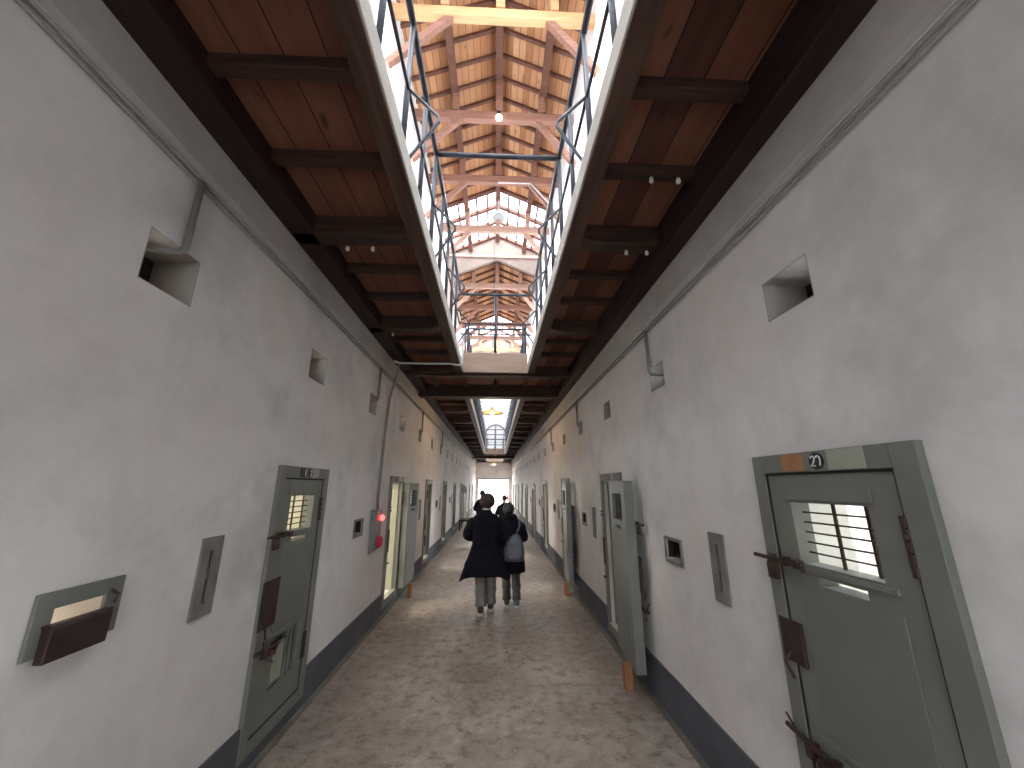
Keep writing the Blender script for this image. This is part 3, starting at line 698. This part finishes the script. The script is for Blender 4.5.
def make_frame(t, number, variant, fb=.12, shut=True):
    b = MB(); y1 = .03
    b.box(-.42, -.328, -.04, y1, fb, 1.95); b.box(.34, .42, -.04, y1, fb, 1.95); b.box(-.328, .34, -.04, y1, 1.862, 1.95); b.box(-.328, .34, -.04, y1, fb, .205)
    fr = b.build('door_frame', 'door', t, bevel=.003)
    if shut:
        j = MB(); j.box(-.330, -.318, -.036, y1-.008, .2, 1.86); j.box(.330, .341, -.036, y1-.008, .2, 1.86); j.box(-.33, .34, -.036, y1-.006, 1.85, 1.863); j.box(-.33, .34, -.036, y1-.008, .204, .216)
        j.build('joint', 'gap', fr)
    # jamb lining inside the wall thickness
    j = MB(); j.box(-.33, -.32, -.36, -.04, .2, 1.86); j.box(.32, .33, -.36, -.04, .2, 1.86); j.box(-.33, .33, -.36, -.04, 1.84, 1.85)
    j.build('jamb_lining', ('white' if number == '27' else 'door') if variant == 2 else 'door_inside', fr)
    if number:
        cx = {'27': -.01, '2': -.035}.get(number, 0)
        dsc = MB().disc((cx, y1, 1.906), .036, 'Y', .005, sx=1.05).build('number_disc', 'black', fr)
        glyphs(number, cx, 1.906, .042 if len(number) > 1 else .046, y1+.006, .0035).build('number', 'white', fr)
        if number == '27':
            MB().box(.065, .20, y1, y1+.0015, 1.868, 1.945).build('rust_patch', 'orange', fr)
            MB().box(-.235, -.065, y1, y1+.0015, 1.866, 1.947).build('paint_patch', 'pale', fr)
        else:
            MB().box(.04, .085, y1, y1+.004, 1.868, 1.94).build('name_plate', 'black', fr); MB().box(.10, .14, y1, y1+.004, 1.868, 1.94).build('name_plate', 'black', fr)
            g = glyphs('1', .062, 1.905, .05, y1+.006, .003); g.f += []; g.build('number', 'white', fr)
            MB().box(-.20, -.06, y1, y1+.0015, 1.868, 1.945).build('paint_patch', 'pale', fr)
    return fr
def cell_door(side, y, lab, number, leaf_rot=None, inward=False, rec=(.24, .40, .86, 1.17), off=.0, grp='cell doors along the corridor'):
    x, rz = (XL, -PI/2) if side < 0 else (XR, PI/2)
    t = thing('cell_door', lab, 'cell door', (x, y, 0), rz, grp)
    make_frame(t, number, 2 if side > 0 else 1, shut=leaf_rot is None)
    lf = make_leaf(t, number, rec)
    if leaf_rot is not None:
        # swing about the hinge line at local (-.32, .06)
        hx, hy = -.335, .02+off
        if inward: hx2, hy = hx+.13, -.05
        else: hx2 = hx
        lf.matrix_local = Matrix.Translation((hx2, hy, 0)) @ Matrix.Rotation(leaf_rot, 4, 'Z') @ Matrix.Translation((-hx, -.045, 0))
        MB().box(-.33, .33, -.04, .028, .2, .215).build('threshold', 'pale', t)
        MB().box(.335, .41, .03, .04, .86, 1.17).build('strike_plate', 'lockplate', t)
        k = MB(); k.box(.35, .40, .03, .05, 1.43, 1.45); k.box(.35, .40, .03, .05, 1.475, 1.49); k.box(.35, .39, .03, .06, .70, .72); k.build('bolt_keeper', 'rust', t)
    return t
OPENA = math.radians(176)
cell_door(1, DR[1], 'closed grey-green cell door numbered 27 on the near right', '27', rec=(.265, .40, 1.01, 1.19))
cell_door(-1, DL[1], 'closed grey-green cell door numbered 2 on the near left', '2', rec=(.22, .42, .85, 1.16))
dR2 = cell_door(1, DR[2], 'grey-green cell door swung open against the right wall, nearest open one', '3', OPENA, off=.0)
dL2 = cell_door(-1, DL[2], 'pale green cell door swung open on the left, beyond the alarm cabinet', '3', OPENA, off=.0)
dLi = cell_door(-1, DL[3], 'cell doorway on the left with its door swung into the bright cell, nearest such', '4', math.radians(-93), inward=True)
dRi = cell_door(1, DR[4], 'cell doorway on the right with its door swung into the cell, before the arches', '4', math.radians(-93), inward=True)
def place(src, side, y, lab):
    x, rz = (XL, -PI/2) if side < 0 else (XR, PI/2)
    return dup(src, (x, y, 0), rz, lab)
place(dR2, 1, DR[3], 'second open grey-green cell door along the right wall')
for k, y in enumerate(DL[4:10]):
    place(dL2 if k == 2 else dLi, -1, y, 'open cell door far along the left wall, %s beyond the alarm cabinet' % ORD[k+2])
for k, y in enumerate(DR[7:11]):
    place(dRi, 1, y, 'open cell door far along the right wall, %s beyond the arched doorways' % ORD[k])
# wooden blocks that prop the open leaves
for x, y, lab in ((1.245, 4.06, 'orange wooden block propping the nearest open door on the right'), (1.245, 7.2, 'orange wooden block propping the second open door on the right'), (-1.41, 7.2, 'orange wooden block propping the open door on the left')):
    b = MB().box(-.035, .035, -.045, .045, 0, .21).build('wooden_block', 'block', bevel=.004); b.location = (x, y, 0); tag(b, lab, 'wooden block')
# arched doorways
for k, a in enumerate(ARCH):
    t = thing('arched_doorway', ('nearer' if k == 0 else 'farther') + ' grey arched doorway in the right wall', 'doorway', (XR, a, 0), 0, 'arched doorways')
    b = MB(); n = 12
    out = [(-.52, 0), (-.52, 1.45)]+[(.52*math.cos(PI-PI*i/n), 1.45+.46*math.sin(PI-PI*i/n)) for i in range(1, n)]+[(.52, 1.45), (.52, 0)]
    inn = [(-.40, 0), (-.40, 1.42)]+[(.40*math.cos(PI-PI*i/n), 1.42+.36*math.sin(PI-PI*i/n)) for i in range(1, n)]+[(.40, 1.42), (.40, 0)]
    for i in range(len(out)-1):
        q = [out[i], out[i+1], inn[i+1], inn[i]]; b.prism(q, 'X', -.05, .02)
    b.build('arch_frame', 'frame_grey', t)
    g = MB()
    for i in range(7):
        yy = -.33+i*.11; g.tube([(.05, yy, .02), (.05, yy, 1.42+.33*math.sqrt(max(0, 1-(yy/.4)**2)))], .012, 6)
    for z in (.1, .75, 1.42): g.box(.04, .065, -.4, .4, z-.02, z+.02)
    g.build('grille', 'rust', t)
    s = MB()
    for sg in (-1, 1):
        pts = [(sg*.5, 1.85), (0, 1.85)]+[(sg*.5*math.sin(PI/2*i/6), 1.42+.42*math.cos(PI/2*i/6)) for i in range(7)]
        s.prism(pts, 'X', .02, .30)
    o = struct(s.build('wall_right_arch', 'wall')); o.location = (XR, a, 0)

# ------------------------------------------------------------------ distant odds and ends
t = thing('red_banner', 'red upright panel standing outside by the end doorway', 'panel', (1.13, YE+.9, 0))
MB().box(-.10, .10, -.02, .02, .62, 1.1).build('panel', 'red', t); MB().box(-.12, .12, -.12, .12, 0, .04).build('base', 'black', t); MB().box(-.012, .012, -.012, .012, .04, .62).build('post', 'black', t)
t = thing('bench', 'low dark bench against the left wall far down the corridor', 'bench', (-1.3, 17.6, 0))
MB().box(-.2, .2, -.55, .55, .36, .42).build('seat', 'dark_beam', t, bevel=.01)
for sx in (-.16, .16):
    for sy in (-.48, .48): MB().box(sx-.025, sx+.025, sy-.025, sy+.025, 0, .36).build('leg', 'dark_beam', t)

# ------------------------------------------------------------------ people
def skin_body(name, joints, edges, root, m, parent, sub=2):
    names = list(joints); idx = {n: i for i, n in enumerate(names)}
    me = bpy.data.meshes.new(name); me.from_pydata([joints[n][0] for n in names], [(idx[a], idx[b]) for a, b in edges], [])
    me.materials.append(M[m]); o = bpy.data.objects.new(name, me); C.objects.link(o); o.parent = parent
    sk = o.modifiers.new('skin', 'SKIN'); sk.use_smooth_shade = True
    me.skin_vertices
    if not me.skin_vertices: pass
    for n in names:
        r = joints[n][1]; r = r if isinstance(r, tuple) else (r, r)
        me.skin_vertices[0].data[idx[n]].radius = r
    me.skin_vertices[0].data[idx[root]].use_root = True
    s = o.modifiers.new('sub', 'SUBSURF'); s.levels = s.render_levels = sub
    return o
def ensure_skin(me):
    bm = bmesh.new(); bm.from_mesh(me); bm.verts.layers.skin.verify(); bm.to_mesh(me); bm.free()
_old = skin_body
def skin_body(name, joints, edges, root, m, parent, sub=2):
    names = list(joints); idx = {n: i for i, n in enumerate(names)}
    me = bpy.data.meshes.new(name); me.from_pydata([joints[n][0] for n in names], [(idx[a], idx[b]) for a, b in edges], [])
    me.materials.append(M[m])
    bm = bmesh.new(); bm.from_mesh(me); lay = bm.verts.layers.skin.verify(); bm.verts.ensure_lookup_table()
    for n in names:
        r = joints[n][1]; bm.verts[idx[n]][lay].radius = r if isinstance(r, tuple) else (r, r)
        bm.verts[idx[n]][lay].use_root = (n == root)
    bm.to_mesh(me); bm.free()
    o = bpy.data.objects.new(name, me); C.objects.link(o); o.parent = parent
    sk = o.modifiers.new('skin', 'SKIN'); sk.use_smooth_shade = True
    s = o.modifiers.new('sub', 'SUBSURF'); s.levels = s.render_levels = sub
    return o
def ring(cx, cy, z, rx, ry, n=28, fold=0, ph=0, nf=5, tail=None, pw=1.0):
    out = []
    for k in range(n):
        a = 2*PI*k/n; f = 1+fold*math.sin(nf*a+ph)
        ca, sa = math.cos(a), math.sin(a)
        x, y = cx+rx*f*math.copysign(abs(ca)**pw, ca), cy+ry*f*math.copysign(abs(sa)**pw, sa); zz = z
        if tail:
            ta, wdt, dx, dy, dz = tail; d = math.atan2(math.sin(a-ta), math.cos(a-ta)); g = math.exp(-(d/wdt)**2)
            x += dx*g; y += dy*g; zz += dz*g
        out.append((x, y, zz))
    return out
def tube_loft(pts, rads, n=14):
    b = MB(); b.tube(pts, rads, n); return b
def person_body(t, H, px, foot_l, foot_r, hand_l, hand_r, elb_l, elb_r, headrot=0, skinm='skin'):
    k = H/1.70
    J = {'pelvis': ((px, 0, .90*k), (.13*k, .10*k)), 'waist': ((px, 0, 1.06*k), (.12*k, .09*k)), 'chest': ((px, 0, 1.26*k), (.12*k, .085*k)), 'neckb': ((px, .0, 1.38*k), (.06*k, .055*k)),
         'neck': ((px, .01, 1.46*k), .052*k), 'head0': ((px, .02, 1.53*k), (.068*k, .078*k)), 'head1': ((px, .02, 1.60*k), (.076*k, .09*k)), 'head2': ((px, .01, 1.66*k), (.055*k, .065*k)),
         'nose': ((px, .115*k, 1.56*k), .012)}
    E = [('pelvis', 'waist'), ('waist', 'chest'), ('chest', 'neckb'), ('neckb', 'neck'), ('neck', 'head0'), ('head0', 'head1'), ('head1', 'head2'), ('head1', 'nose')]
    for s, nm, ft, hd, el in ((-1, 'l', foot_l, hand_l, elb_l), (1, 'r', foot_r, hand_r, elb_r)):
        J['sh'+nm] = ((px+s*.17*k, 0, 1.32*k), .045*k); J['el'+nm] = (el, .042*k); J['wr'+nm] = (hd, .026*k)
        d = (Vector(hd)-Vector(el)).normalized(); pm = Vector(hd)+d*.05
        J['pa'+nm] = (tuple(pm), (.03, .018)); E += [('neckb', 'sh'+nm), ('sh'+nm, 'el'+nm), ('el'+nm, 'wr'+nm), ('wr'+nm, 'pa'+nm)]
        side = d.cross(Vector((0, 0, 1))).normalized() if abs(d.z) < .9 else Vector((0, 1, 0))
        for f in range(4):
            a = pm+side*(f-1.5)*.016+d*.02; L = (.07, .08, .075, .06)[f]
            J['f%d%s' % (f, nm)] = (tuple(a), .008); J['g%d%s' % (f, nm)] = (tuple(a+d*L*.6+Vector((0, 0, -.008))), .007); J['h%d%s' % (f, nm)] = (tuple(a+d*L*.9+Vector((0, 0, -.03))), .006)
            E += [('pa'+nm, 'f%d%s' % (f, nm)), ('f%d%s' % (f, nm), 'g%d%s' % (f, nm)), ('g%d%s' % (f, nm), 'h%d%s' % (f, nm))]
        th = Vector(hd)+side*.035+d*.03; J['t'+nm] = (tuple(th), .009); J['u'+nm] = (tuple(th+side*.012+d*.035), .008); E += [('wr'+nm, 't'+nm), ('t'+nm, 'u'+nm)]
        J['hip'+nm] = ((px+s*.085*k, 0, .86*k), .09*k); ank = Vector((ft[0], ft[1], ft[2]+.09))
        kn = (Vector(J['hip'+nm][0])+ank)/2+Vector((0, .05, .02)); J['kn'+nm] = (tuple(kn), .058*k); J['an'+nm] = (tuple(ank), .036*k); J['to'+nm] = ((ft[0]+s*.02, ft[1]+.13, ft[2]+.035), .03)
        E += [('pelvis', 'hip'+nm), ('hip'+nm, 'kn'+nm), ('kn'+nm, 'an'+nm), ('an'+nm, 'to'+nm)]
    return skin_body('body', J, E, 'pelvis', skinm, t, 2), J
def shoe(t, f, s, m, ms='sole', lift=0):
    x, y, z = f
    def R(yy, zz, rx, rz): return [(x+rx*math.cos(2*PI*k/14), y+yy, z+zz+rz*math.sin(2*PI*k/14)) for k in range(14)]
    o = MB().loft([R(-.085, .06+lift*.6, .02, .02), R(-.075, .07+lift*.6, .04, .045), R(0, .07+lift*.2, .046, .055), R(.09, .052, .05, .034), R(.155, .04, .045, .024), R(.185, .035, .02, .012)]).build('shoe', m, t, smooth=True, sub=1)
    def S(yy, rx, dz): return [(x-rx, y+yy, z+dz), (x+rx, y+yy, z+dz), (x+rx, y+yy, z+.028+dz), (x-rx, y+yy, z+.028+dz)]
    MB().loft([S(-.09, .03, lift*.6), S(-.06, .044, lift*.5), S(.0, .044, lift*.2), S(.1, .052, 0), (S(.16, .045, 0)), S(.19, .02, .004)]).build('sole', ms, o, bevel=.004)
def leg_cloth(t, hip, kn, an, r0, r1, m, name='trouser_leg'):
    pts = []; rr = []; h, k_, a = Vector(hip), Vector(kn), Vector(an)
    for i in range(13):
        f = i/12; p = h.lerp(k_, f*2) if f < .5 else k_.lerp(a, f*2-1); pts.append(p); rr.append(r0+(r1-r0)*f+(.006*math.sin(i*2.3) if f > .4 else 0))
    return tube_loft(pts, rr, 16).build(name, m, t, smooth=True)
def sleeve(t, a, b, c, r0, r1, m):
    a, b, c = Vector(a), Vector(b), Vector(c); pts = [a, a.lerp(b, .3), a.lerp(b, .7), a.lerp(b, .93).lerp(c, .03), b.lerp(c, .2), b.lerp(c, .6), c]
    rr = [r0*.9, r0*1.05, r0, r0, (r0+r1)/2, r1, r1*1.02]
    return tube_loft(pts, rr, 16).build('sleeve', m, t, smooth=True, sub=1)
def hair_cap(t, c, rx, ry, rz, m, seed=0, lump=.06, low=.9):
    rnd = random.Random(seed); rings = []; n = 24; K = 12
    for i in range(K+1):
        th = .08+i/K*(PI*low-.08); r = math.sin(th); z = math.cos(th)
        rings.append([(c[0]+rx*r*math.cos(2*PI*k/n)*(1+lump*rnd.uniform(-1, 1)), c[1]+ry*r*math.sin(2*PI*k/n)*(1+lump*rnd.uniform(-1, 1)), c[2]+rz*z*(1+lump*.4*rnd.uniform(-1, 1))) for k in range(n)])
    return MB().loft(rings).build('hair', m, t, smooth=True, sub=1)

# man in the long coat
t = thing('person', 'person in a long flared black coat and grey trousers walking away, arm round companion', 'person', (-.16, 6.33, 0), 0)
fl, fr_ = (-.03, -.09, .0), (.115, .07, .0)
body, J = person_body(t, 1.66, .03, fl, fr_, (-.02, .26, 1.02), (.25, .15, 1.09), (-.27, .03, 1.03), (.27, .03, 1.11))
for nm, f in (('l', fl), ('r', fr_)): leg_cloth(t, J['hip'+nm][0], J['kn'+nm][0], (f[0], f[1], .10), .095, .077, 'trousers')
shoe(t, fl, -1, 'shoe'); shoe(t, fr_, 1, 'shoe', lift=.02)
rings = []
prof = [(1.395, .085, .075, 0), (1.385, .13, .10, 0), (1.35, .195, .125, 0), (1.28, .225, .14, 0), (1.15, .215, .145, .01), (1.0, .195, .14, .01), (.9, .215, .15, .02), (.78, .245, .165, .03), (.64, .285, .185, .04), (.54, .31, .195, .05), (.50, .315, .20, .055)]
for i, (z, rx, ry, f) in enumerate(prof):
    q = max(0, (.95-z)/.5)
    rings.append(ring(.03, 0, z, rx, ry, 36, f, .6, 7, tail=(PI*1.05, .42, -.11*q, -.02*q, -.10*q) if q else None, pw=.85))
rings = [[(p[0]+(.07*max(0, (.95-p[2])/.5) if p[0] > .28 else 0), p[1], p[2]-(.06*max(0, (.95-p[2])/.5) if p[0] > .26 else 0)) for p in r] for r in rings]
inner = [[(.03+(p[0]-.03)*.93, p[1]*.93, p[2]+.01) for p in rings[-1]], [(.03+(p[0]-.03)*.8, p[1]*.8, p[2]+.25) for p in rings[-1]]]
MB().loft(rings+inner, False).build('long_coat', 'coat', t, smooth=True, sub=1)
MB().loft([ring(.03, .0, 1.375, .105, .085, 24), ring(.03, .0, 1.44, .082, .078, 24), ring(.03, 0, 1.445, .070, .066, 24), ring(.03, 0, 1.40, .07, .066, 24)], False).build('coat_collar', 'coat', t, smooth=True, sub=1)
MB().loft([ring(.03, .0, 1.40, .078, .073, 24), ring(.03, .0, 1.452, .068, .064, 24), ring(.03, 0, 1.452, .060, .056, 24)], False).build('shirt_collar', 'porcelain', t, smooth=True, sub=1)
sl = sleeve(t, (-.14, 0, 1.32), (-.28, .02, 1.04), (-.05, .23, 1.01), .082, .062, 'coat')
sleeve(t, (.19, 0, 1.32), (.28, .03, 1.10), (.26, .13, 1.09), .075, .055, 'coat')
MB().box(-.07, .13, -.162, -.148, .955, .995).build('coat_half_belt', 'coat_navy', t, bevel=.006)
hair_cap(t, (.045, -.01, 1.575), .125, .125, .12, 'hair', 3, .08, .84)

# companion with the backpack
t = thing('person', 'shorter person in a dark coat wearing a grey backpack and olive trousers', 'person', (.265, 6.66, 0), 0)
fl, fr_ = (-.06, -.03, .0), (.095, -.06, .0)
body, J = person_body(t, 1.55, .0, fl, fr_, (-.12, .25, 1.0), (.16, .27, .98), (-.23, .05, .98), (.23, .05, .96))
for nm, f in (('l', fl), ('r', fr_)): leg_cloth(t, J['hip'+nm][0], J['kn'+nm][0], (f[0], f[1], .09), .082, .062, 'trousers_olive')
shoe(t, fl, -1, 'shoe'); shoe(t, fr_, 1, 'shoe_blue')
prof = [(1.30, .08, .07, 0), (1.29, .12, .095, 0), (1.25, .18, .12, 0), (1.15, .205, .135, 0), (1.0, .205, .14, .01), (.85, .205, .145, .02), (.7, .22, .155, .02), (.58, .23, .16, .03), (.47, .235, .165, .03)]
rings = [ring(0, 0, z, rx, ry, 32, f, 1.1, 5, pw=.85) for z, rx, ry, f in prof]
inner = [[(p[0]*.93, p[1]*.93, p[2]+.01) for p in rings[-1]], [(p[0]*.8, p[1]*.8, p[2]+.2) for p in rings[-1]]]
MB().loft(rings+inner, False).build('coat', 'coat_navy', t, smooth=True, sub=1)
sleeve(t, (-.15, 0, 1.22), (-.235, .04, .98), (-.13, .22, .99), .072, .052, 'coat_navy')
sleeve(t, (.15, 0, 1.22), (.235, .04, .96), (.17, .24, .97), .075, .052, 'coat_navy')
MB().loft([ring(0, -.03, 1.25, .10, .07, 20), ring(0, -.07, 1.29, .12, .08, 20, .05), ring(0, -.06, 1.34, .10, .075, 20, .05), ring(0, -.01, 1.36, .06, .05, 20)]).build('hood', 'coat', t, smooth=True, sub=1)
hair_cap(t, (-.035, .0, 1.435), .098, .105, .108, 'hair_black', 5, .06, .85)
bz = -.12
bg_ = MB(); bg_.loft([ring(.05, -.20, .78+bz, .10, .05, 24, pw=.6), ring(.05, -.215, .80+bz, .155, .08, 24, pw=.6), ring(.05, -.225, .88+bz, .165, .095, 24, .02, pw=.6), ring(.05, -.22, 1.0+bz, .155, .09, 24, .03, pw=.6), ring(.06, -.205, 1.1+bz, .12, .07, 24, .05, pw=.7), ring(.07, -.19, 1.17+bz, .06, .04, 24, pw=.8), ring(.07, -.18, 1.19+bz, .02, .015, 24)])
bp = bg_.build('backpack', 'bag', t, smooth=True, sub=1)
MB().tube([(.08, -.18, 1.16+bz), (.14, -.15, 1.18), (.14, -.06, 1.265), (.13, .03, 1.27), (.14, .13, 1.15)], .018, 8).build('strap', 'bag', bp, smooth=True)
MB().loft([ring(.045, -.315, .80+bz, .10, .018, 20, pw=.6), ring(.045, -.325, .86+bz, .11, .02, 20, pw=.6), ring(.045, -.315, .93+bz, .10, .015, 20, pw=.6)]).build('front_pocket', 'bag', bp, smooth=True, sub=1)

# two people farther on
def walker(loc, H, lab, px=0):
    t = thing('person', lab, 'person', loc, 0)
    k = H/1.7; fl, fr_ = (-.08, -.05, 0), (.08, .08, 0)
    body, J = person_body(t, H, 0, fl, fr_, (-.10, .24, 1.05*k), (.12, .24, 1.05*k), (-.25, .04, 1.05*k), (.25, .04, 1.05*k))
    for nm, f in (('l', fl), ('r', fr_)): leg_cloth(t, J['hip'+nm][0], J['kn'+nm][0], (f[0], f[1], .09), .09, .065, 'trousers_olive')
    shoe(t, fl, -1, 'shoe'); shoe(t, fr_, 1, 'shoe')
    prof = [(1.43, .08, .07), (1.41, .13, .10), (1.36, .19, .12), (1.25, .215, .135), (1.05, .205, .14), (.85, .21, .15), (.78, .21, .15)]
    rings = [ring(0, 0, z*k, rx*k, ry*k, 28, .01, 0, 5, pw=.85) for z, rx, ry in prof]
    rings.append([(p[0]*.85, p[1]*.85, p[2]+.1) for p in rings[-1]])
    MB().loft(rings, False).build('jacket', 'coat', t, smooth=True, sub=1)
    for s in (-1, 1): sleeve(t, (s*.16*k, 0, 1.34*k), (s*.255, .03, 1.05*k), (s*.13, .22, 1.05*k), .068, .05, 'coat')
    hair_cap(t, (0, 0, 1.60*k), .100*k, .112*k, .118*k, 'hair_black', 9, .04, .75)
walker((-.42, 13.6, 0), 1.66, 'distant person in dark clothes walking ahead, left of the other')
walker((.32, 13.2, 0), 1.50, 'distant person in dark jacket walking ahead, right of the other')
